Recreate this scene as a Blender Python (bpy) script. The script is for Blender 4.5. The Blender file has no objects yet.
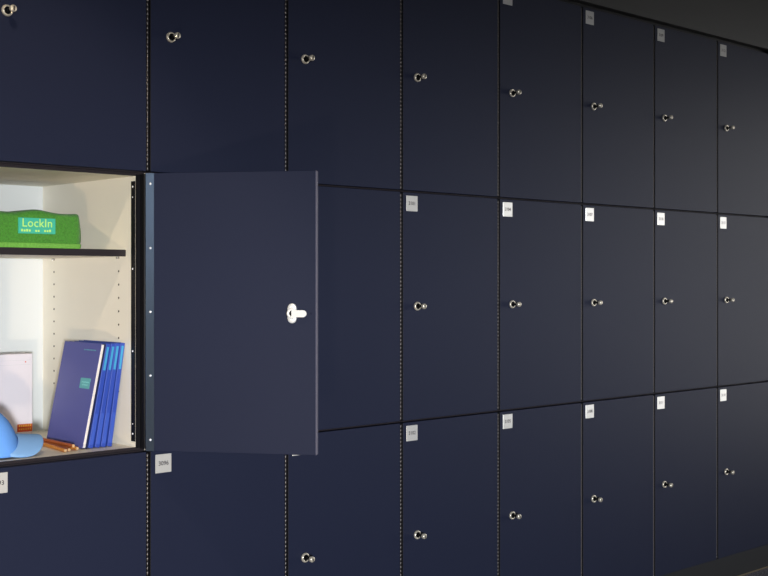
import bpy, bmesh, math, random
from mathutils import Vector, Matrix
random.seed(7)
PI = math.pi
sc = bpy.context.scene
C = sc.collection

# ------------------------------------------------------------------ units (metres)
W, H, PL = 0.414, 0.650, 0.087        # locker pitch, row height, plinth height
GX = 0.0055                           # half of the vertical gap between two doors
DT = 0.019                            # door thickness
DEPTH = 0.470
SIDE = 0.0215
NCOL = range(-1, 7)
X0, X1 = -W, 7 * W

# ------------------------------------------------------------------ materials
def mat(name, col, rough=0.5, metal=0.0, spec=0.5, noise=None, bump=None, coat=0.0, emit=None, sheen=0.0):
    m = bpy.data.materials.new(name); m.use_nodes = True
    nt = m.node_tree; b = nt.nodes['Principled BSDF']
    b.inputs['Base Color'].default_value = (*col, 1)
    b.inputs['Roughness'].default_value = rough
    b.inputs['Metallic'].default_value = metal
    b.inputs['Specular IOR Level'].default_value = spec
    b.inputs['Coat Weight'].default_value = coat
    b.inputs['Sheen Weight'].default_value = sheen
    tc = nt.nodes.new('ShaderNodeTexCoord')
    if noise:
        sc_, amt = noise
        n = nt.nodes.new('ShaderNodeTexNoise'); n.inputs['Scale'].default_value = sc_; n.inputs['Detail'].default_value = 4
        nt.links.new(tc.outputs['Object'], n.inputs['Vector'])
        mx = nt.nodes.new('ShaderNodeMix'); mx.data_type = 'RGBA'
        mx.inputs['A'].default_value = (*[c * (1 - amt) for c in col], 1)
        mx.inputs['B'].default_value = (*[min(1, c * (1 + amt)) for c in col], 1)
        nt.links.new(n.outputs['Fac'], mx.inputs['Factor'])
        nt.links.new(mx.outputs['Result'], b.inputs['Base Color'])
    if bump:
        sc_, st, dist = bump
        n = nt.nodes.new('ShaderNodeTexNoise'); n.inputs['Scale'].default_value = sc_; n.inputs['Detail'].default_value = 3
        nt.links.new(tc.outputs['Object'], n.inputs['Vector'])
        bp = nt.nodes.new('ShaderNodeBump'); bp.inputs['Strength'].default_value = st; bp.inputs['Distance'].default_value = dist
        nt.links.new(n.outputs['Fac'], bp.inputs['Height'])
        nt.links.new(bp.outputs['Normal'], b.inputs['Normal'])
    if emit:
        b.inputs['Emission Color'].default_value = (*emit[0], 1)
        b.inputs['Emission Strength'].default_value = emit[1]
    return m

M = dict(
    navy=mat('navy_laminate', (0.0135, 0.0175, 0.0410), 0.50, spec=0.19, noise=(3, 0.04), bump=(900, 0.12, 0.0004)),
    blackband=mat('black_edge_band', (0.006, 0.006, 0.009), 0.6, spec=0.2),
    litband=mat('lit_edge_band', (0.19, 0.18, 0.24), 0.35),  # open door's edge, colour lightened as if strongly lit; closed doors stay black
    edge=mat('dark_edge_band', (0.020, 0.016, 0.020), 0.5, spec=0.3),
    black=mat('black_steel', (0.004, 0.004, 0.006), 0.5, spec=0.22),
    backwhite=mat('white_back_panel', (0.64, 0.665, 0.67), 0.5),
    cream=mat('cream_melamine', (0.82, 0.775, 0.665), 0.5, noise=(6, 0.015)),
    hole=mat('drilled_hole', (0.05, 0.035, 0.02), 0.9),
    leaf=mat('anodised_hinge_leaf', (0.24, 0.31, 0.42), 0.30, metal=1.0, bump=(600, 0.15, 0.0003)),
    steel=mat('brushed_steel', (0.62, 0.60, 0.58), 0.25, metal=1.0),
    knuckle=mat('hinge_knuckle_steel', (0.13, 0.12, 0.12), 0.42, metal=1.0),
    screw=mat('zinc_screw', (0.86, 0.88, 0.92), 0.4, metal=0.35),
    chrome=mat('nickel', (0.86, 0.79, 0.66), 0.24, metal=0.6),
    nickelw=mat('satin_nickel', (0.90, 0.90, 0.89), 0.38, metal=0.35),
    plate=mat('plate_aluminium', (0.80, 0.79, 0.77), 0.24, metal=0.40, spec=0.6),
    ink=mat('plate_ink', (0.06, 0.055, 0.06), 0.6),
    fascia=mat('charcoal_panel', (0.023, 0.023, 0.0235), 0.5, noise=(5, 0.10)),
    plinth=mat('black_plinth', (0.017, 0.018, 0.021), 0.6, spec=0.3),
    wall=mat('painted_wall', (0.16, 0.155, 0.15), 0.8, bump=(120, 0.1, 0.001)),
    ceil=mat('dark_ceiling', (0.06, 0.06, 0.06), 0.9),
    brass=mat('brass_floor_trim', (0.42, 0.33, 0.20), 0.4, metal=0.7),
    green=mat('green_terry', (0.060, 0.235, 0.030), 0.95, spec=0.1, noise=(240, 0.45), bump=(220, 1.0, 0.004), sheen=0.2),
    hem=mat('light_green_hem', (0.16, 0.40, 0.07), 0.9, spec=0.1, noise=(220, 0.35), bump=(500, 0.6, 0.002)),
    teal=mat('woven_label_teal', (0.04, 0.42, 0.30), 0.8, noise=(500, 0.15)),
    limethread=mat('lime_thread', (0.48, 0.78, 0.16), 0.8),
    coverblue=mat('dark_blue_cover', (0.095, 0.105, 0.34), 0.40, spec=0.5, noise=(8, 0.08)),
    spineblue=mat('bright_blue_spine', (0.030, 0.070, 0.40), 0.4),
    spineband=mat('blue_band', (0.045, 0.10, 0.48), 0.4),
    cyan=mat('cyan_label', (0.05, 0.33, 0.58), 0.5),
    coverlabel=mat('teal_cover_label', (0.12, 0.42, 0.45), 0.5),
    covertext=mat('pale_cover_text', (0.25, 0.62, 0.62), 0.5),
    pages=mat('paper_pages', (0.72, 0.68, 0.66), 0.8, noise=(300, 0.06)),
    backcover=mat('navy_back_cover', (0.012, 0.016, 0.06), 0.4),
    white=mat('white_card', (0.68, 0.64, 0.69), 0.6),
    faint=mat('faint_grey_print', (0.55, 0.55, 0.58), 0.7),
    red=mat('orange_red_label', (0.62, 0.075, 0.015), 0.6, noise=(90, 0.2)),
    yellowink=mat('yellow_print', (0.85, 0.45, 0.06), 0.6),
    capblue=mat('light_blue_cotton', (0.13, 0.33, 0.80), 0.85, spec=0.2, noise=(40, 0.06), bump=(700, 0.4, 0.0008)),
    brim=mat('pale_blue_brim', (0.22, 0.42, 0.74), 0.8, spec=0.2, noise=(30, 0.06), bump=(700, 0.4, 0.0008)),
    stitch=mat('stitch_blue', (0.10, 0.25, 0.62), 0.9),
    penorange=mat('orange_varnish', (0.74, 0.27, 0.035), 0.35, noise=(60, 0.15)),
    penred=mat('red_brown_varnish', (0.42, 0.10, 0.02), 0.35, noise=(60, 0.15)),
    wood=mat('bare_wood', (0.50, 0.32, 0.16), 0.7),
    lead=mat('graphite', (0.03, 0.03, 0.035), 0.4),
    frame=mat('window_frame_grey', (0.25, 0.25, 0.26), 0.5),
)
# carpet
def carpet():
    m = mat('grey_carpet', (0.075, 0.075, 0.095), 0.95, spec=0.1, bump=(260, 1.0, 0.004))
    nt = m.node_tree; b = nt.nodes['Principled BSDF']
    tc = nt.nodes.new('ShaderNodeTexCoord'); w = nt.nodes.new('ShaderNodeTexNoise')
    w.inputs['Scale'].default_value = 150; w.inputs['Detail'].default_value = 2
    r = nt.nodes.new('ShaderNodeValToRGB')
    r.color_ramp.elements[0].position = 0.38; r.color_ramp.elements[0].color = (0.08, 0.08, 0.10, 1)
    r.color_ramp.elements[1].position = 0.66; r.color_ramp.elements[1].color = (0.32, 0.31, 0.36, 1)
    nt.links.new(tc.outputs['Object'], w.inputs['Vector']); nt.links.new(w.outputs['Fac'], r.inputs['Fac'])
    nt.links.new(r.outputs['Color'], b.inputs['Base Color'])
    return m
M['carpet'] = carpet()
def pane_mat():
    m = bpy.data.materials.new('window_glass'); m.use_nodes = True; nt = m.node_tree
    nt.nodes.remove(nt.nodes['Principled BSDF']); out = nt.nodes['Material Output']
    t = nt.nodes.new('ShaderNodeBsdfTransparent'); g = nt.nodes.new('ShaderNodeBsdfGlossy'); g.inputs['Roughness'].default_value = 0.02
    mx = nt.nodes.new('ShaderNodeMixShader'); mx.inputs['Fac'].default_value = 0.06
    nt.links.new(t.outputs[0], mx.inputs[1]); nt.links.new(g.outputs[0], mx.inputs[2]); nt.links.new(mx.outputs[0], out.inputs[0])
    return m
M['glass'] = pane_mat()

# ------------------------------------------------------------------ mesh helpers
def box(bm, a, b, mi=0, bevel=0.0, seg=1, xf=None):
    r = bmesh.ops.create_cube(bm, size=1.0)
    vs = r['verts']
    c = [(a[i] + b[i]) / 2 for i in range(3)]; s = [abs(b[i] - a[i]) for i in range(3)]
    for v in vs:
        v.co = Vector((v.co.x * s[0] + c[0], v.co.y * s[1] + c[1], v.co.z * s[2] + c[2]))
    fs = {f for v in vs for f in v.link_faces}
    for f in fs: f.material_index = mi
    allv = set(vs)
    if bevel > 0:
        es = list({e for v in vs for e in v.link_edges})
        res = bmesh.ops.bevel(bm, geom=es, offset=bevel, segments=seg, profile=0.5, affect='EDGES', clamp_overlap=True)
        allv = {v for v in allv if v.is_valid} | set(res['verts'])
        for f in res['faces']: f.material_index = mi
    if xf is not None:
        for v in allv: v.co = xf @ v.co
    return list(allv)

def lathe(bm, prof, n, xf=None, mi=0, smooth=True, capa=True, capb=True):
    """profile [(radius, height)] turned about local Z"""
    rings = []
    for r, z in prof:
        rings.append([bm.verts.new((r * math.cos(2 * PI * k / n), r * math.sin(2 * PI * k / n), z)) for k in range(n)])
    fs = []
    for a, b in zip(rings, rings[1:]):
        for k in range(n):
            f = bm.faces.new((a[k], a[(k + 1) % n], b[(k + 1) % n], b[k])); f.smooth = smooth; fs.append(f)
    if capa: fs.append(bm.faces.new(rings[0][::-1]))
    if capb: fs.append(bm.faces.new(rings[-1]))
    for f in fs: f.material_index = mi
    if xf is not None:
        for rr in rings:
            for v in rr: v.co = xf @ v.co
    return fs

def obj(name, bm, mats, parent=None, loc=None, rotz=0.0, smooth_angle=None):
    me = bpy.data.meshes.new(name)
    bmesh.ops.recalc_face_normals(bm, faces=bm.faces[:])
    bm.to_mesh(me); bm.free()
    if not isinstance(mats, (list, tuple)): mats = [mats]
    for m in mats: me.materials.append(m)
    o = bpy.data.objects.new(name, me); C.objects.link(o)
    if parent is not None: o.parent = parent
    if loc is not None: o.location = loc
    if rotz: o.rotation_euler = (0, 0, rotz)
    return o

def empty(name, loc, label, cat, group=None, rot=(0, 0, 0)):
    o = bpy.data.objects.new(name, None); C.objects.link(o)
    o.empty_display_size = 0.05
    o.location = loc; o.rotation_euler = rot
    o['label'] = label; o['category'] = cat
    if group: o['group'] = group
    return o
def tag(o, label, cat, group=None):
    o['label'] = label; o['category'] = cat
    if group: o['group'] = group
    return o
def struct(name, bm, m):
    o = obj(name, bm, m); o['kind'] = 'structure'; return o

TY = Matrix.Rotation(PI / 2, 4, 'X')      # local +Z -> world -Y (towards the viewer of the bank)

def text_into(bm, s, size, xf, mi, depth=0.0003, bold=0.0, spacing=1.0):
    cu = bpy.data.curves.new('lettering', 'FONT'); cu.body = s; cu.size = size
    cu.align_x = 'CENTER'; cu.align_y = 'CENTER'; cu.extrude = depth; cu.offset = bold; cu.resolution_u = 3
    cu.space_character = spacing
    to = bpy.data.objects.new('lettering', cu); C.objects.link(to)
    dg = bpy.context.evaluated_depsgraph_get(); dg.update()
    me = bpy.data.meshes.new_from_object(to.evaluated_get(dg))
    tmp = bmesh.new(); tmp.from_mesh(me)
    vm = {}
    for v in tmp.verts: vm[v] = bm.verts.new(xf @ v.co)
    for f in tmp.faces:
        try:
            nf = bm.faces.new([vm[v] for v in f.verts]); nf.material_index = mi
        except ValueError: pass
    tmp.free(); bpy.data.objects.remove(to); bpy.data.meshes.remove(me); bpy.data.curves.remove(cu)

# ------------------------------------------------------------------ locker parts (local origin: bottom-left-front of its cell)
def carcass_bm(open_holes=False):
    bm = bmesh.new()
    e = 0.0004; y0, y1 = 0.0215, DEPTH + 0.0065
    t = 0.0078
    def panel(a, b):
        vs = box(bm, a, b, 0)
    panel((e, y0, e), (SIDE, y1, H - e))                       # left side
    panel((W - SIDE, y0, e), (W - e, y1, H - e))               # right side
    panel((SIDE, y0, e), (W - SIDE, y1, t))                    # floor
    panel((SIDE, y0, H - t), (W - SIDE, y1, H - e))            # roof
    panel((SIDE, DEPTH, t), (W - SIDE, y1, H - t))             # back
    bm.normal_update()
    for f in bm.faces:
        c = f.calc_center_median()
        inside = SIDE - 1e-5 <= c.x <= W - SIDE + 1e-5 and t - 1e-5 <= c.z <= H - t + 1e-5
        f.material_index = 0 if (inside and c.y > y0 + 1e-4) else 1
    for f in bm.faces:
        if f.material_index == 0 and f.calc_center_median().y > DEPTH - 1e-4: f.material_index = 3
    if open_holes:
        for yy, n in ((0.096, 11), (0.4097, 11)):
            for k in range(n):
                z = 1.1885 - 0.0318 * k - (PL + H)
                xf = Matrix.Translation((W - SIDE + 0.0002, yy, z)) @ Matrix.Rotation(-PI / 2, 4, 'Y')
                lathe(bm, [(0.0026, 0), (0.0026, 0.0006)], 10, xf, 2)
                xf = Matrix.Translation((SIDE - 0.0002, yy, z)) @ Matrix.Rotation(PI / 2, 4, 'Y')
                lathe(bm, [(0.0026, 0), (0.0026, 0.0006)], 10, xf, 2)
    return bm
DW = W - 2 * GX; DZ0, DZ1 = 0.0030, H - 0.0030
def band(bm):
    bm.normal_update()
    for f in bm.faces:
        if abs(f.normal.x) > 0.5: f.material_index = 1
def door_bm():
    bm = bmesh.new()
    box(bm, (GX, 0, DZ0), (W - GX, DT, DZ1), 0, bevel=0.0010, seg=1)
    band(bm)
    return bm
LX, LZ = 0.061, H / 2
def rosette_bm():
    bm = bmesh.new()
    xf = Matrix.Translation((LX, 0, LZ)) @ TY
    lathe(bm, [(0.0128, 0.0), (0.0128, 0.0022), (0.0118, 0.0050), (0.0098, 0.0062), (0.0082, 0.0050)], 28, xf, 0, capa=True, capb=False)
    lathe(bm, [(0.0082, 0.0050), (0.0080, 0.0012)], 28, xf, 1, capa=False, capb=False)
    lathe(bm, [(0.0080, 0.0010), (0.0080, 0.0014)], 28, xf, 1)
    return bm
def knob_bm():
    bm = bmesh.new()
    xf = Matrix.Translation((LX, 0, LZ)) @ TY
    lathe(bm, [(0.0034, 0.0012), (0.0034, 0.0230)], 16, xf, 1)
    lathe(bm, [(0.0034, 0.0230), (0.0070, 0.0240), (0.0078, 0.0262), (0.0078, 0.0310), (0.0066, 0.0332), (0.0040, 0.0340)], 24, xf, 0)
    box(bm, (-0.0012, -0.005, 0.0338), (0.0012, 0.005, 0.0343), 1, xf=xf)
    return bm
PX0, PX1, PZ1, PZ0 = 0.0185, 0.0625, H - 0.0122, H - 0.0560
def plate_bm(num):
    bm = bmesh.new()
    box(bm, (PX0, -0.0014, PZ0), (PX1, 0.0, PZ1), 0, bevel=0.0004)
    xf = Matrix.Translation(((PX0 + PX1) / 2, -0.0015, (PZ0 + PZ1) / 2)) @ TY
    text_into(bm, num, 0.0142, xf, 1, depth=0.00015, bold=0.00022)
    return bm
def hinge_bm():
    """piano hinge knuckle standing in the seam at the right of the door"""
    bm = bmesh.new()
    z = DZ0 + 0.002; p = 0.0110
    while z < DZ1 - 0.004:
        z2 = min(z + p - 0.0006, DZ1 - 0.001)
        xf = Matrix.Translation((W - 0.0018, 0.0022, z))
        lathe(bm, [(0.0020, 0), (0.0022, 0.0002), (0.0022, z2 - z - 0.0002), (0.0020, z2 - z)], 10, xf, 0)
        z += p
    lathe(bm, [(0.0013, DZ0), (0.0013, DZ1)], 8, Matrix.Translation((W - 0.0018, 0.0022, 0)), 1)
    # leaf running back between the doors
    box(bm, (W - 0.0028, 0.0040, DZ0), (W - 0.0018, 0.0213, DZ1), 1)
    return bm

def me(bm, name, mats):
    bmesh.ops.recalc_face_normals(bm, faces=bm.faces[:])
    m = bpy.data.meshes.new(name); bm.to_mesh(m); bm.free()
    for x in mats: m.materials.append(x)
    return m
ME = dict(
    carcass=me(carcass_bm(), 'carcass', [M['cream'], M['edge'], M['hole'], M['backwhite']]),
    door=me(door_bm(), 'door', [M['navy'], M['blackband']]),
    rosette=me(rosette_bm(), 'lock_rosette', [M['chrome'], M['black']]),
    knob=me(knob_bm(), 'lock_knob', [M['chrome'], M['black']]),
    hinge=me(hinge_bm(), 'hinge', [M['knuckle'], M['black']]),
)
def link(name, mesh, parent):
    o = bpy.data.objects.new(name, mesh); C.objects.link(o); o.parent = parent; return o

def number(col, row):      # row 0 bottom, 1 middle, 2 top ; bottom of column 0 is 3096
    return str(3096 + 3 * col - row)

LBL = {
 (-1,0): 'navy locker door under the open locker, its pale number plate cut by the left edge',
 (-1,2): 'navy locker directly above the open locker, dark metal lock at the top left corner',
 (0,0): 'navy locker with number plate 3096, below the swung-open door',
 (0,1): 'navy locker hidden behind the swung-open door, beside the open compartment',
 (0,2): 'navy locker above the swung-open door, right beside the locker over the open compartment',
 (1,0): 'navy bottom-row locker whose plate is hidden by the lower outer corner of the open door',
 (1,1): 'navy middle-row locker half covered by the outer edge of the open door',
 (1,2): 'navy top-row locker diagonally above the outer top corner of the open door',
 (2,0): 'navy bottom-row locker with number plate 3102, second right of plate 3096',
 (2,1): 'navy middle-row locker with number plate 3101, first fully seen right of the open door',
 (2,2): 'navy top-row locker directly above the locker with plate 3101',
 (3,0): 'navy bottom-row locker with number plate 3105, right of plate 3102',
 (3,1): 'navy middle-row locker with number plate 3104, right of plate 3101',
 (3,2): 'navy top-row locker with only a sliver of its number plate at the upper frame edge',
 (4,0): 'navy bottom-row locker with number plate 3108, third from the right',
 (4,1): 'navy middle-row locker with number plate 3107, third from the right',
 (4,2): 'navy top-row locker with whole number plate 3106 touching the charcoal panel above',
 (5,0): 'navy bottom-row locker with number plate 3111, second from the right end',
 (5,1): 'navy middle-row locker with number plate 3110, second from the right end',
 (5,2): 'navy top-row locker with number plate 3109, second from the right end',
 (6,0): 'greyish navy bottom-row locker at the far right, above the black plinth',
 (6,1): 'greyish navy middle-row locker at the far right with plate 3113',
 (6,2): 'greyish navy top-row locker at the far right with plate 3112',
}
GROUP = 'navy lockers in the three-row bank'
def locker(col, row):
    root = empty('locker', (col * W, 0, PL + row * H), LBL[(col, row)], 'locker', GROUP)
    link('carcass', ME['carcass'], root)
    d = link('door', ME['door'], root)
    link('lock_rosette', ME['rosette'], d); link('lock_knob', ME['knob'], d)
    p = obj('number_plate', plate_bm(number(col, row)), [M['plate'], M['ink']], d)
    link('hinge', ME['hinge'], root)
    return root
for col in NCOL:
    for row in range(3):
        if (col, row) != (-1, 1): locker(col, row)

# ------------------------------------------------------------------ the open locker
ZB = PL + H
op = empty('locker', (-W, 0, ZB), 'open navy locker with cream interior, its door swung out to the right', 'locker', GROUP)
obj('carcass', carcass_bm(True), [M['cream'], M['edge'], M['hole'], M['backwhite']], op)['label'] = 'cream interior with dark front edges'
# shelf
bm = bmesh.new()
box(bm, (SIDE + 0.0005, 0.0626, 1.1914 - ZB), (W - SIDE - 0.0005, DEPTH - 0.001, 1.2075 - ZB), 0, bevel=0.0006)
bm.normal_update()
for f in bm.faces:
    if f.calc_center_median().y < 0.0640: f.material_index = 1
sh = obj('shelf', bm, [M['cream'], M['edge']], op); sh['label'] = 'cream shelf with dark front edge'
for yy in (0.096, 0.4097):
    for xx, s in ((W - SIDE, -1), (SIDE, 1)):
        bm = bmesh.new()
        lathe(bm, [(0.0022, -0.001), (0.0022, 0.006)], 10, Matrix.Translation((xx, yy, 1.1885 - ZB)) @ Matrix.Rotation(s * PI / 2, 4, 'Y'), 0)
        obj('shelf_pin', bm, M['steel'], op)
# hinge strip screwed on the inner side wall
bm = bmesh.new()
ix = W - SIDE
box(bm, (ix - 0.0020, 0.0218, 0.7575 - ZB), (ix - 0.0001, 0.0385, 1.3675 - ZB), 0, bevel=0.0005)
box(bm, (ix - 0.0001, 0.0170, 0.7430 - ZB), (W - 0.0004, 0.0214, 1.3820 - ZB), 0)   # leaf bent over the front edge
hl = obj('hinge_strip', bm, M['black'], op); hl['label'] = 'black steel hinge strip'
for z, r in ((1.3545, 0.0024), (1.330, 0.0013), (1.1620, 0.0024), (0.9690, 0.0024), (0.7985, 0.0013), (0.7755, 0.0024)):
    bm = bmesh.new()
    lathe(bm, [(r, 0.0), (r, 0.0008), (r * 0.6, 0.0016), (r * 0.2, 0.0018)], 14, Matrix.Translation((ix - 0.002, 0.0305, z - ZB)) @ Matrix.Rotation(-PI / 2, 4, 'Y'), 0)
    obj('screw', bm, M['screw'], hl)
bm = bmesh.new()
lathe(bm, [(0.0030, 0.004), (0.0034, 0.005), (0.0034, H - 0.005), (0.0030, H - 0.004)], 14, Matrix.Translation((W - 0.0120, -0.0020, 0)), 0)
box(bm, (W - 0.0125, -0.0020, 0.004), (W - 0.0112, 0.0172, H - 0.004), 0)
hk = obj('hinge', bm, M['black'], op)
for zz in (0.0035, H - 0.0035):
    lathe_bm = bmesh.new()
    lathe(lathe_bm, [(0.0016, -0.0012), (0.0016, 0.0012)], 10, Matrix.Translation((W - 0.0120, -0.0020, zz)), 0)
    obj('hinge_pin', lathe_bm, M['chrome'], hk)

# door: local u axis along the door from the hinge edge, inner face at v = 0 facing the camera (local -Y)
ang = math.atan2(-0.35072 + 0.02791, 0.21560 + 0.02184)
DL = 0.4012
door = bpy.data.objects.new('door', bpy.data.meshes.new('door'))
bm = bmesh.new()
box(bm, (0.0, 0.0, DZ0 + 0.0006), (DL, DT, DZ1 - 0.0006 - 0.0016 + 0.0008), 0, bevel=0.0009)
band(bm); bm.to_mesh(door.data); bm.free(); door.data.materials.append(M['navy']); door.data.materials.append(M['litband'])
C.objects.link(door); door.parent = op
door.location = (W - 0.02184, -0.02791, 0.0)
door.rotation_euler = (0, 0, ang)
door['label'] = 'navy door swung wide open showing its inner face'
bm = bmesh.new(); box(bm, (-0.0028, -0.0015, DZ0 + 0.0006), (0.0178, -0.00005, DZ1 - 0.0012), 0, bevel=0.0004)
lf = obj('hinge_leaf', bm, M['leaf'], door); lf['label'] = 'blue-grey metal hinge leaf on the door'
for py in (183.5, 248, 312, 376, 440.5):
    # screws evenly spaced along the leaf
    z = 1.1335 + (281 - py) / 435.0 - ZB
    bm = bmesh.new()
    lathe(bm, [(0.0029, 0), (0.0029, 0.0008), (0.0020, 0.0016), (0.0006, 0.0019)], 16, Matrix.Translation((0.0088, -0.0015, z)) @ TY, 0)
    obj('screw', bm, M['screw'], lf)
# inside of the lock: two-lobed housing with a rounded cam tongue
LU, LZ2 = 0.3470, 1.0605 - ZB
bm = bmesh.new()
for dz in (-0.0125, 0.0125):
    lathe(bm, [(0.0100, 0), (0.0100, 0.0060), (0.0088, 0.0078), (0.004, 0.0080)], 28, Matrix.Translation((LU - 0.0005, 0, LZ2 + dz)) @ TY, 0)
box(bm, (LU - 0.0105, -0.0065, LZ2 - 0.0125), (LU + 0.0095, 0, LZ2 + 0.0125), 0)
lathe(bm, [(0.0122, 0), (0.0122, 0.0090), (0.0110, 0.0102), (0.0070, 0.0102), (0.0064, 0.0085)], 32, Matrix.Translation((LU, 0, LZ2)) @ TY, 0, capb=False)
lathe(bm, [(0.0066, 0.0082), (0.0066, 0.0086)], 20, Matrix.Translation((LU, 0, LZ2)) @ TY, 1)
obj('lock_housing', bm, [M['nickelw'], M['black']], door)['label'] = 'bright nickel lock housing'
bm = bmesh.new()
a, b2, hw = LU + 0.000, LU + 0.0270, 0.0078
pts = [(a, -hw), (b2, -hw)] + [(b2 + hw * math.cos(t), hw * math.sin(t)) for t in [(-PI / 2 + PI * k / 12) for k in range(1, 12)]] + [(b2, hw), (a, hw)]
lo = [bm.verts.new((p[0], -0.0104, LZ2 + p[1] - 0.0005)) for p in pts]; hi = [bm.verts.new((p[0], -0.0134, LZ2 + p[1] - 0.0005)) for p in pts]
bm.faces.new(lo); bm.faces.new(hi[::-1])
for k in range(len(pts)):
    bm.faces.new((lo[k], lo[(k + 1) % len(pts)], hi[(k + 1) % len(pts)], hi[k]))
obj('lock_tongue', bm, M['nickelw'], door)['label'] = 'bright rounded lock tongue'
bm = bmesh.new(); lathe(bm, [(0.0022, 0), (0.0022, 0.001), (0.0012, 0.0018)], 12, Matrix.Translation((0.3895, 0, LZ2)) @ TY, 0)
obj('door_buffer', bm, M['navy'], door)
bm = bmesh.new(); lathe(bm, [(0.0128, 0.0), (0.0118, 0.0050), (0.0080, 0.0060)], 24, Matrix.Translation((LU, DT, LZ2)) @ Matrix.Rotation(-PI / 2, 4, 'X'), 0)
obj('lock_rosette', bm, M['chrome'], door)
bm = bmesh.new(); lathe(bm, [(0.0034, 0.004), (0.0034, 0.022), (0.0078, 0.025), (0.0078, 0.031), (0.004, 0.034)], 20, Matrix.Translation((LU, DT, LZ2)) @ Matrix.Rotation(-PI / 2, 4, 'X'), 0)
obj('lock_knob', bm, M['chrome'], door)
bm = bmesh.new()
pc = Vector((DL - 0.033, DT + 0.0007, H - 0.034))
box(bm, (pc.x - 0.0234, DT, pc.z - 0.0222), (pc.x + 0.0234, DT + 0.0014, pc.z + 0.0222), 0, bevel=0.0004)
text_into(bm, number(-1, 1), 0.0118, Matrix.Translation((pc.x, DT + 0.0015, pc.z)) @ Matrix.Rotation(PI, 4, 'Z') @ TY, 1, depth=0.00015)
obj('number_plate', bm, [M['plate'], M['ink']], door)

# ------------------------------------------------------------------ things in the open locker
FZ = ZB + 0.0078 + 0.0003            # floor of the compartment
XI = -0.0215                         # inner face of its right side

def notebook(k, pivot, th, t, h, w, y0, label, first):
    root = empty('notebook', (pivot, y0, FZ), label, 'notebook', 'blue notebooks leaning on the locker side', rot=(0, th, 0))
    # local: x from -t to 0 (thickness), y 0..w (depth), z 0..h
    c = 0.0011
    bm = bmesh.new()
    if first:
        box(bm, (-t, 0, 0), (-t + c, w, h), 0, bevel=0.0003)
        box(bm, (-0.0050, 0, 0), (0, w, h), 1, bevel=0.0003)
        box(bm, (-t + c, w - c, 0.0), (-0.0050, w, h), 0)
        obj('cover', bm, [M['coverblue'], M['backcover']], root)
        bm = bmesh.new(); box(bm, (-t + c, 0.0008, 0.002), (-0.0050, w - c, h - 0.002), 0)
        for q in range(1, 5):
            xx = -t + c + (t - c - 0.0050) * q / 5
            box(bm, (xx - 0.00012, 0.0004, 0.0022), (xx + 0.00012, 0.0009, h - 0.0022), 0)
        obj('page_block', bm, M['pages'], root)
        bm = bmesh.new()
        box(bm, (-t - 0.0003, 0.019, 0.1370), (-t, 0.064, 0.1615), 0)
        for q, (ya, yb, za, zb) in enumerate(((0.025, 0.058, 0.1505, 0.1535), (0.029, 0.054, 0.1440, 0.1470))):
            n = 7
            for j in range(n):
                yy = ya + (yb - ya) * j / n
                box(bm, (-t - 0.0005, yy, za), (-t - 0.0003, yy + (yb - ya) / n * 0.62, zb), 1)
        obj('cover_label', bm, [M['coverlabel'], M['covertext']], root)['label'] = 'small teal label on the cover'
        bm = bmesh.new()
        for j in range(9):
            box(bm, (-t - 0.0003, 0.020 + j * 0.0062, h - 0.018), (-t, 0.020 + j * 0.0062 + 0.0038, h - 0.0158), 0)
        obj('cover_print', bm, M['coverlabel'], root)
    else:
        # U shaped cover with a rounded spine towards the viewer
        bm = bmesh.new()
        box(bm, (-t, 0, 0), (0, 0.0022, h), 0, bevel=0.0010, seg=2)
        box(bm, (-t, 0.0018, 0), (-t + c, w, h), 0)
        box(bm, (-c, 0.0018, 0), (0, w, h), 0)
        obj('cover', bm, [M['spineblue']], root)
        bm = bmesh.new(); box(bm, (-t + c, 0.0022, 0.002), (-c, w - 0.003, h - 0.0025), 0)
        obj('page_block', bm, M['pages'], root)
        bm = bmesh.new(); box(bm, (-t + 0.0032, -0.0003, h - 0.062), (-0.0030, 0.0002, h - 0.007), 0)
        obj('spine_label', bm, M['cyan'], root)['label'] = 'cyan label on the upper spine'
        bm = bmesh.new(); box(bm, (-t + 0.0022, -0.0003, 0.008), (-0.0022, 0.0002, 0.080), 0)
        obj('spine_band', bm, M['spineband'], root)['label'] = 'lighter blue band on the lower spine'
    return root
NBL = ['rightmost blue notebook of the leaning row, nearest the cream locker side',
       'second blue notebook from the right in the leaning row',
       'third blue notebook from the right, in the middle of the leaning row',
       'blue notebook with cyan spine label, directly right of the white page edges',
       'large dark blue notebook in front of the leaning row, teal label on its cover']
h, w, y0 = 0.2440, 0.172, 0.0660
xc, zc = XI - 0.0006, None
for k in range(5):
    first = (k == 4); t = 0.0118 if not first else 0.0125
    pivot = -0.0580 - 0.0163 * k
    if zc is None:
        th = math.asin((xc - pivot) / h)
    else:
        th = math.atan((xc - 0.0006 - pivot) / (zc))
    notebook(k, pivot, th, t, h + (0.001 if first else 0), w, y0 + (0.0015 if k % 2 else 0.0) , NBL[k], first)
    xc = pivot - t * math.cos(th) + h * math.sin(th); zc = t * math.sin(th) + h * math.cos(th)

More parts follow.
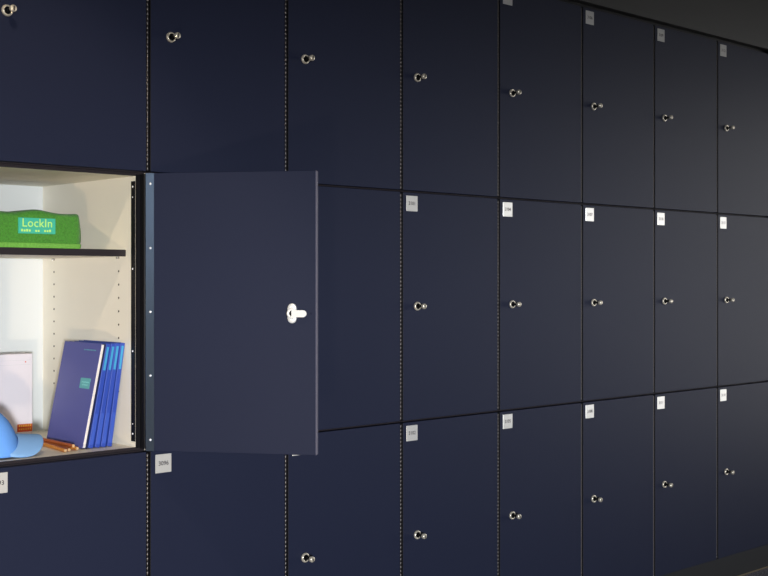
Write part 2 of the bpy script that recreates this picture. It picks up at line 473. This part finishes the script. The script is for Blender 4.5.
# pencils
def bm_end(ax, R):
    b_ = bmesh.new(); lathe(b_, [(R * 0.92, 0.0), (R * 0.97, 0.0010)], 6, ax, 0, smooth=False); return b_
def pencil(a, b, z, body, label, roll=0.0):
    a = Vector((a[0], a[1], z)); b = Vector((b[0], b[1], z)); d = b - a; L = d.length
    yaw = math.atan2(d.y, d.x)
    root = empty('pencil', a, label, 'pencil', 'orange brown pencils on the locker floor', rot=(0, 0, yaw))
    R = 0.0042
    ax = Matrix.Rotation(PI / 2, 4, 'Y') @ Matrix.Rotation(roll, 4, 'Z')
    bm = bmesh.new(); lathe(bm, [(R, 0.0010), (R, L - 0.018)], 6, ax, 0, smooth=False)
    obj('barrel', bm, body, root)
    obj('flat_end', bm_end(ax, R), M['wood'], root)
    bm = bmesh.new(); lathe(bm, [(R * 0.96, L - 0.018), (0.0012, L - 0.004)], 12, ax, 0)
    obj('bare_wood', bm, M['wood'], root)
    bm = bmesh.new(); lathe(bm, [(0.0012, L - 0.004), (0.0002, L)], 10, ax, 0)
    obj('lead', bm, M['lead'], root)
pz = FZ + 0.0042
pencil((-0.1855, 0.0520), (-0.1640, 0.2260), pz, M['penorange'], 'leftmost orange pencil, its end poking past the cap brim', PI / 6)
pencil((-0.1740, 0.0560), (-0.1545, 0.2300), pz, M['penred'], 'red-brown pencil lying between two orange ones', PI / 6)
pencil((-0.1490, 0.0640), (-0.1455, 0.2390), pz, M['penorange'], 'orange pencil lying against the foot of the large notebook', PI / 6)
pencil((-0.1610, 0.0600), (-0.1545, 0.2350), pz + 0.0073, M['penred'], 'red-brown pencil resting on top of the other pencils', PI / 6)

# white box file at the back
bf = empty('box_file', (-0.2100, 0.3920, FZ), 'white card box file with orange-red label standing at the back of the open locker', 'box file', rot=(0, 0, math.radians(-4)))
bw, bd, bh = 0.205, 0.060, 0.208
bm = bmesh.new(); box(bm, (-bw / 2, -bd / 2, 0), (bw / 2, bd / 2, bh), 0, bevel=0.0012, seg=2)
for q in range(2):
    box(bm, (-bw / 2 + 0.004, -bd / 2 - 0.0002, bh - 0.016 - 0.011 * q), (bw / 2 - 0.004, -bd / 2, bh - 0.0154 - 0.011 * q), 1)
box(bm, (bw / 2 - 0.0195, -bd / 2 - 0.0003, bh - 0.0215), (bw / 2 - 0.0165, -bd / 2, bh - 0.0185), 2)
obj('box', bm, [M['white'], M['faint'], M['red']], bf)
bm = bmesh.new()
lx0, lx1, lz0, lz1 = bw / 2 - 0.0395, bw / 2 - 0.0010, 0.0150, 0.0340
box(bm, (lx0, -bd / 2 - 0.0004, lz0), (lx1, -bd / 2, lz1), 0)
for r_ in range(2):
    for j in range(7):
        xx = lx0 + 0.004 + j * 0.0048
        box(bm, (xx, -bd / 2 - 0.0006, lz0 + 0.0045 + r_ * 0.008), (xx + 0.0030, -bd / 2 - 0.0004, lz0 + 0.0085 + r_ * 0.009), 1)
obj('label', bm, [M['red'], M['yellowink']], bf)['label'] = 'orange-red label'

# baseball cap, brim pointing right
cap = empty('cap', (-0.3310, 0.1180, FZ), 'light blue baseball cap with brim pointing right, at the front of the open locker', 'cap', rot=(0, 0, math.radians(-3)))
bm = bmesh.new()
nu, nv = 40, 14; ra, rb, hh = 0.058, 0.078, 0.100
rings = []
for j in range(nv + 1):
    t = j / nv * PI / 2 * 0.985
    row = []
    for i in range(nu):
        a = 2 * PI * i / nu
        seam = 1 - 0.010 * (abs(math.cos(3 * a + PI / 2)) < 0.15)
        r = (math.cos(t) ** 1.05) * seam
        x = ra * r * math.cos(a); y = rb * r * math.sin(a); z = 0.004 + hh * math.sin(t) ** 1.15
        x -= 0.004 * (z / hh)
        row.append(bm.verts.new((x, y, z)))
    rings.append(row)
for a_, b_ in zip(rings, rings[1:]):
    for i in range(nu):
        f = bm.faces.new((a_[i], a_[(i + 1) % nu], b_[(i + 1) % nu], b_[i])); f.smooth = True
bm.faces.new(rings[-1])
crown = obj('crown', bm, M['capblue'], cap)
sm = crown.modifiers.new('thick', 'SOLIDIFY'); sm.thickness = 0.0015; sm.offset = -1
bm = bmesh.new(); lathe(bm, [(0.0055, 0), (0.0050, 0.002), (0.0025, 0.0036)], 14, Matrix.Translation((-0.0040, 0, 0.1030)), 0)
obj('top_button', bm, M['capblue'], cap)
# brim: crescent swept from the crown edge outwards
bm = bmesh.new()
nA, nR = 30, 10; A = math.radians(84); grid = []
for i in range(nA + 1):
    s = -1 + 2 * i / nA; a = s * A
    inner = Vector((ra * 0.90 * math.cos(a), rb * 0.96 * math.sin(a), 0))
    reach = 0.060 * (max(0.0, 1 - abs(s) ** 2.6)) ** 0.55
    dirv = Vector((1.0, 0.34 * s, 0)).normalized()
    row = []
    for j in range(nR + 1):
        u = j / nR; p = inner + dirv * reach * u
        z = 0.0440 * (1 - min(1.0, abs(p.y) / (rb * 1.12)) ** 1.9) - 0.006 * u
        row.append(bm.verts.new((p.x, p.y, max(0.0022, z))))
    grid.append(row)
for i in range(nA):
    for j in range(nR):
        try:
            f = bm.faces.new((grid[i][j], grid[i + 1][j], grid[i + 1][j + 1], grid[i][j + 1])); f.smooth = True
        except ValueError: pass
bmesh.ops.remove_doubles(bm, verts=bm.verts[:], dist=1e-5)
br = obj('brim', bm, M['brim'], cap); br['label'] = 'paler blue curved brim'
sm = br.modifiers.new('thick', 'SOLIDIFY'); sm.thickness = 0.0026; sm.offset = 0
ss = br.modifiers.new('sub', 'SUBSURF'); ss.levels = 1; ss.render_levels = 1

# folded towel on the shelf
tw = empty('towel', (-0.2540, 0.0, 1.2078), 'folded green terry towel with teal woven label on the shelf of the open locker', 'towel')
L0, L1, TY0, TY1, TH = -0.128, 0.136, 0.094, 0.245, 0.0835
def soft_slab(bm, xa, xb, ya, yb, za, zb, r, seedv, top=None, nx=56, mi=0):
    """a soft rounded layer: superellipse cross-section along x, ends pulled in"""
    n = 28; rows = []
    for i in range(nx + 1):
        u = i / nx; x = xa + (xb - xa) * u
        e = min(u, 1 - u) * (xb - xa)
        k = 1 - max(0, 1 - e / r) ** 2.2 * 0.22
        row = []
        for q in range(n):
            a = 2 * PI * q / n; c, s = math.cos(a), math.sin(a)
            cy = math.copysign(abs(c) ** 0.22, c); sz = math.copysign(abs(s) ** 0.22, s)
            tz = zb + (top(x) if top else 0)
            y = (ya + yb) / 2 + (yb - ya) / 2 * cy * k
            z = (za + tz) / 2 + (tz - za) / 2 * sz * (k if i in (0, nx) else 1)
            y += 0.0012 * math.sin(37 * x + seedv + 3 * z * 60)
            xo = 0.0055 * max(0.0, u - 0.9) * 10 * math.sin(PI * min(1.0, max(0.0, (z - za) / 0.065)))
            row.append(bm.verts.new((x + xo, y, max(za, z))))
        rows.append(row)
    for a_, b_ in zip(rows, rows[1:]):
        for q in range(n):
            f = bm.faces.new((a_[q], a_[(q + 1) % n], b_[(q + 1) % n], b_[q])); f.smooth = True; f.material_index = mi
    for rr in (rows[0][::-1], rows[-1]):
        f = bm.faces.new(rr); f.material_index = mi
def top(x): return 0.0055 * math.exp(-((x - 0.024) / 0.034) ** 2) - 0.0010 + 0.001 * math.sin(50 * x)
bm = bmesh.new()
soft_slab(bm, L0, L1, TY0, TY1, 0.0, TH, 0.016, 1.7, top)
obj('folded_cloth', bm, M['green'], tw)
bm = bmesh.new(); soft_slab(bm, L0 + 0.004, L1 - 0.007, TY0 - 0.0030, TY0 + 0.012, 0.0003, 0.0118, 0.010, 0.9)
obj('hem', bm, M['hem'], tw)['label'] = 'lighter green woven hem'
bm = bmesh.new()
lx0, lx1, lz0, lz1 = -0.0255, 0.0650, 0.0325, 0.0680
box(bm, (lx0, TY0 - 0.0022, lz0), (lx1, TY0 + 0.0015, lz1), 0, bevel=0.0005)
cx = (lx0 + lx1) / 2
text_into(bm, 'LockIn', 0.0270, Matrix.Translation((cx, TY0 - 0.0024, lz0 + 0.0235)) @ TY, 1, depth=0.0003, spacing=1.04)
xx = lx0 + 0.006
for n in (4, 2, 3):                       # small illegible second line: three short words
    for j in range(n):
        hgt = random.choice((0.0042, 0.0056, 0.0046))
        box(bm, (xx, TY0 - 0.0027, lz0 + 0.0045), (xx + 0.0042, TY0 - 0.0022, lz0 + 0.0045 + hgt), 1)
        xx += 0.0062
    xx += 0.0095
obj('woven_label', bm, [M['teal'], M['limethread']], tw)['label'] = 'teal woven label with lime lettering'

# ------------------------------------------------------------------ the room
RX0, RX1, RY0, RY1, RZ = -4.6, 5.2, -5.2, 0.56, 2.85
def room_box(name, a, b, m): bm = bmesh.new(); box(bm, a, b); return struct(name, bm, m)
room_box('floor', (RX0 - .1, RY0 - .1, -0.1), (RX1 + .1, RY1 + .1, 0.0), M['carpet'])
room_box('ceiling', (RX0 - .1, RY0 - .1, RZ), (RX1 + .1, RY1 + .1, RZ + .1), M['ceil'])
# back wall with the niche that takes the bank
bm = bmesh.new()
box(bm, (RX0, RY1 - 0.06, 0), (RX1, RY1, RZ))
box(bm, (RX0, 0.0, 0), (X0 - 0.004, RY1 - 0.06, RZ))
box(bm, (X1 + 0.004, 0.0, 0), (RX1, RY1 - 0.06, RZ))
struct('wall_back', bm, M['fascia'])
room_box('trim_1', (X0 - 0.003, 0.0005, PL + 3 * H + 0.0160), (X1 + 0.003, 0.4990, RZ - 0.001), M['fascia'])
room_box('trim_2', (X0 - 0.003, 0.0300, PL + 3 * H + 0.0006), (X1 + 0.003, 0.4950, PL + 3 * H + 0.0156), M['black'])
room_box('baseboard_back', (X0 - 0.003, 0.0030, 0.0004), (X1 + 0.003, 0.0205, PL + 0.0024), M['plinth'])
room_box('trim_4', (X0 - 0.003, 0.0215, 0.0004), (X1 + 0.003, 0.4700, PL - 0.0004), M['plinth'])
room_box('trim_3', (X0 - 0.003, -0.0040, 0.0003), (X1 + 0.003, 0.0026, 0.0028), M['brass'])

def wall_with_window(name, axis, at, out, u0, u1, wins, m):
    """wall panel perpendicular to axis with rectangular window openings (u0,u1,z0,z1)"""
    bm = bmesh.new()
    def seg(a, b, z0, z1):
        if b - a < 1e-4 or z1 - z0 < 1e-4: return
        if axis == 'x': box(bm, (min(at, out), a, z0), (max(at, out), b, z1))
        else: box(bm, (a, min(at, out), z0), (b, max(at, out), z1))
    cur = u0
    for a, b, z0, z1 in wins:
        seg(cur, a, 0, RZ); seg(a, b, 0, z0); seg(a, b, z1, RZ); cur = b
    seg(cur, u1, 0, RZ)
    struct(name, bm, m)
WL = (-2.40, -0.50, 1.25, 2.30)
WR = (-3.70, -0.50, 0.15, 2.25)
WF = (-3.80, -1.10, 0.40, 1.30)  # unseen opening, head set low so the added key fades up the doors
wall_with_window('wall_right', 'x', RX1, RX1 + 0.1, RY0, RY1, [WR], M['wall'])
wall_with_window('wall_front', 'y', RY0, RY0 - 0.1, RX0, RX1, [WF], M['wall'])
wall_with_window('wall_left', 'x', RX0, RX0 - 0.1, RY0, RY1, [WL], M['wall'])
def window(n, axis, at, win, k=3):
    a, b, z0, z1 = win; fw = 0.05
    bm = bmesh.new()
    def bb(u0, u1, w0, w1):
        if axis == 'x': box(bm, (at + 0.01, u0, w0), (at + 0.07, u1, w1))
        else: box(bm, (u0, at - 0.07, w0), (u1, at - 0.01, w1))
    e = 0.002
    bb(a + e, b - e, z0 + e, z0 + fw); bb(a + e, b - e, z1 - fw, z1 - e)
    for i in range(k + 1):
        u = a + e + (b - a - 2 * e - fw) * i / k; bb(u, u + fw, z0 + fw, z1 - fw)
    fr = struct('window_%d' % n, bm, M['frame'])
    bm = bmesh.new()
    if axis == 'x': box(bm, (at + 0.038, a + fw, z0 + fw), (at + 0.042, b - fw, z1 - fw))
    else: box(bm, (a + fw, at - 0.042, z0 + fw), (b - fw, at - 0.038, z1 - fw))
    p = obj('pane', bm, M['glass'], fr)
window(1, 'x', RX1, WR); window(3, 'x', RX0 - 0.08, WL); window(2, 'y', RY0, WF, 1)

# ------------------------------------------------------------------ light
def area(name, loc, rot, sx, sy, power, col):
    l = bpy.data.lights.new(name, 'AREA'); l.shape = 'RECTANGLE'; l.size = sx; l.size_y = sy
    l.energy = power; l.color = col
    o = bpy.data.objects.new(name, l); C.objects.link(o); o.location = loc; o.rotation_euler = rot
    return o
# daylight beyond the two windows
area('daylight_right_window', (RX1 + 0.14, (WR[0] + WR[1]) / 2, (WR[2] + WR[3]) / 2), (0, PI / 2, 0), WR[3] - WR[2], WR[1] - WR[0], 56, (1.0, 0.97, 0.92))
area('daylight_front_window', ((WF[0] + WF[1]) / 2, RY0 - 0.14, (WF[2] + WF[3]) / 2), (PI / 2, 0, 0), WF[1] - WF[0], WF[3] - WF[2], 40, (0.93, 0.96, 1.0))
area('daylight_left_window', (RX0 - 0.14, (WL[0] + WL[1]) / 2, (WL[2] + WL[3]) / 2), (0, -PI / 2, 0), WL[3] - WL[2], WL[1] - WL[0], 6, (0.85, 0.93, 1.0))
# ceiling downlight aimed at the bank
def downlight(x, y, power, col, tgt, size=math.radians(70)):
    root = empty('ceiling_spotlight', (x, y, RZ), 'small black ceiling spotlight aimed at the open locker', 'spotlight')
    bm = bmesh.new(); lathe(bm, [(0.045, -0.0005), (0.045, -0.03), (0.012, -0.032), (0.012, -0.06)], 24, None, 0)
    obj('ceiling_mount', bm, M['black'], root)
    d = (Vector(tgt) - Vector((x, y, RZ - 0.10))).normalized()
    q = d.to_track_quat('-Z', 'Y')
    bm = bmesh.new(); xf = Matrix.Translation((0, 0, -0.10)) @ q.to_matrix().to_4x4()
    lathe(bm, [(0.030, 0.05), (0.038, 0.045), (0.038, -0.050), (0.034, -0.050), (0.034, 0.0)], 24, xf, 0, capb=True)
    obj('lamp_head', bm, M['black'], root)
    l = bpy.data.lights.new('spot', 'SPOT'); l.energy = power; l.color = col; l.spot_size = size; l.spot_blend = 0.6; l.shadow_soft_size = 0.03
    o = bpy.data.objects.new('spot', l); C.objects.link(o); o.location = Vector((x, y, RZ - 0.10)) + d * 0.055; o.rotation_mode = 'QUATERNION'; o.rotation_quaternion = q
def lamp(name, loc, tgt, power, col, cone, r):
    l = bpy.data.lights.new(name, 'SPOT'); l.energy = power; l.color = col; l.spot_size = math.radians(cone); l.spot_blend = 1.0; l.shadow_soft_size = r
    o = bpy.data.objects.new(name, l); C.objects.link(o); o.location = loc; o.rotation_mode = 'QUATERNION'
    o.rotation_quaternion = (Vector(tgt) - Vector(loc)).to_track_quat('-Z', 'Y')
lamp('added_key_spot', (-4.2, -7.5, 1.10), (-0.05, 0, 0.95), 3300, (0.95, 0.98, 1.0), 44, 0.25)  # added key light shining in through the front window, no lamp body
lamp('added_warm_fill', (-1.9, -2.4, 0.22), (-0.10, 0.2, 1.05), 105, (1.0, 0.74, 0.48), 40, 0.06)  # warm fill put in to lift the open compartment's side wall
downlight(-0.95, -1.18, 55, (1.0, 0.80, 0.56), (-0.20, 0.1, 0.95), math.radians(38))

wd = bpy.data.worlds.new('World'); sc.world = wd; wd.use_nodes = True
bg = wd.node_tree.nodes['Background']; bg.inputs[0].default_value = (0.55, 0.62, 0.75, 1); bg.inputs[1].default_value = 0.4

# ------------------------------------------------------------------ camera
cam = bpy.data.cameras.new('Camera'); co = bpy.data.objects.new('Camera', cam); C.objects.link(co)
cam.sensor_width = 36; cam.sensor_fit = 'HORIZONTAL'
cam.lens = 1212.73 / 768 * 36; cam.shift_y = -7 / 768
cam.clip_start = 0.05
co.location = (-1.55446, -2.43702, 1.1335)
co.rotation_euler = (PI / 2, 0, math.radians(46.4786) - PI / 2)
sc.camera = co
sc.view_settings.view_transform = 'Standard'; sc.view_settings.look = 'None'
sc.view_settings.gamma = 1; sc.view_settings.use_curve_mapping = False
sc.view_settings.exposure = 0.0
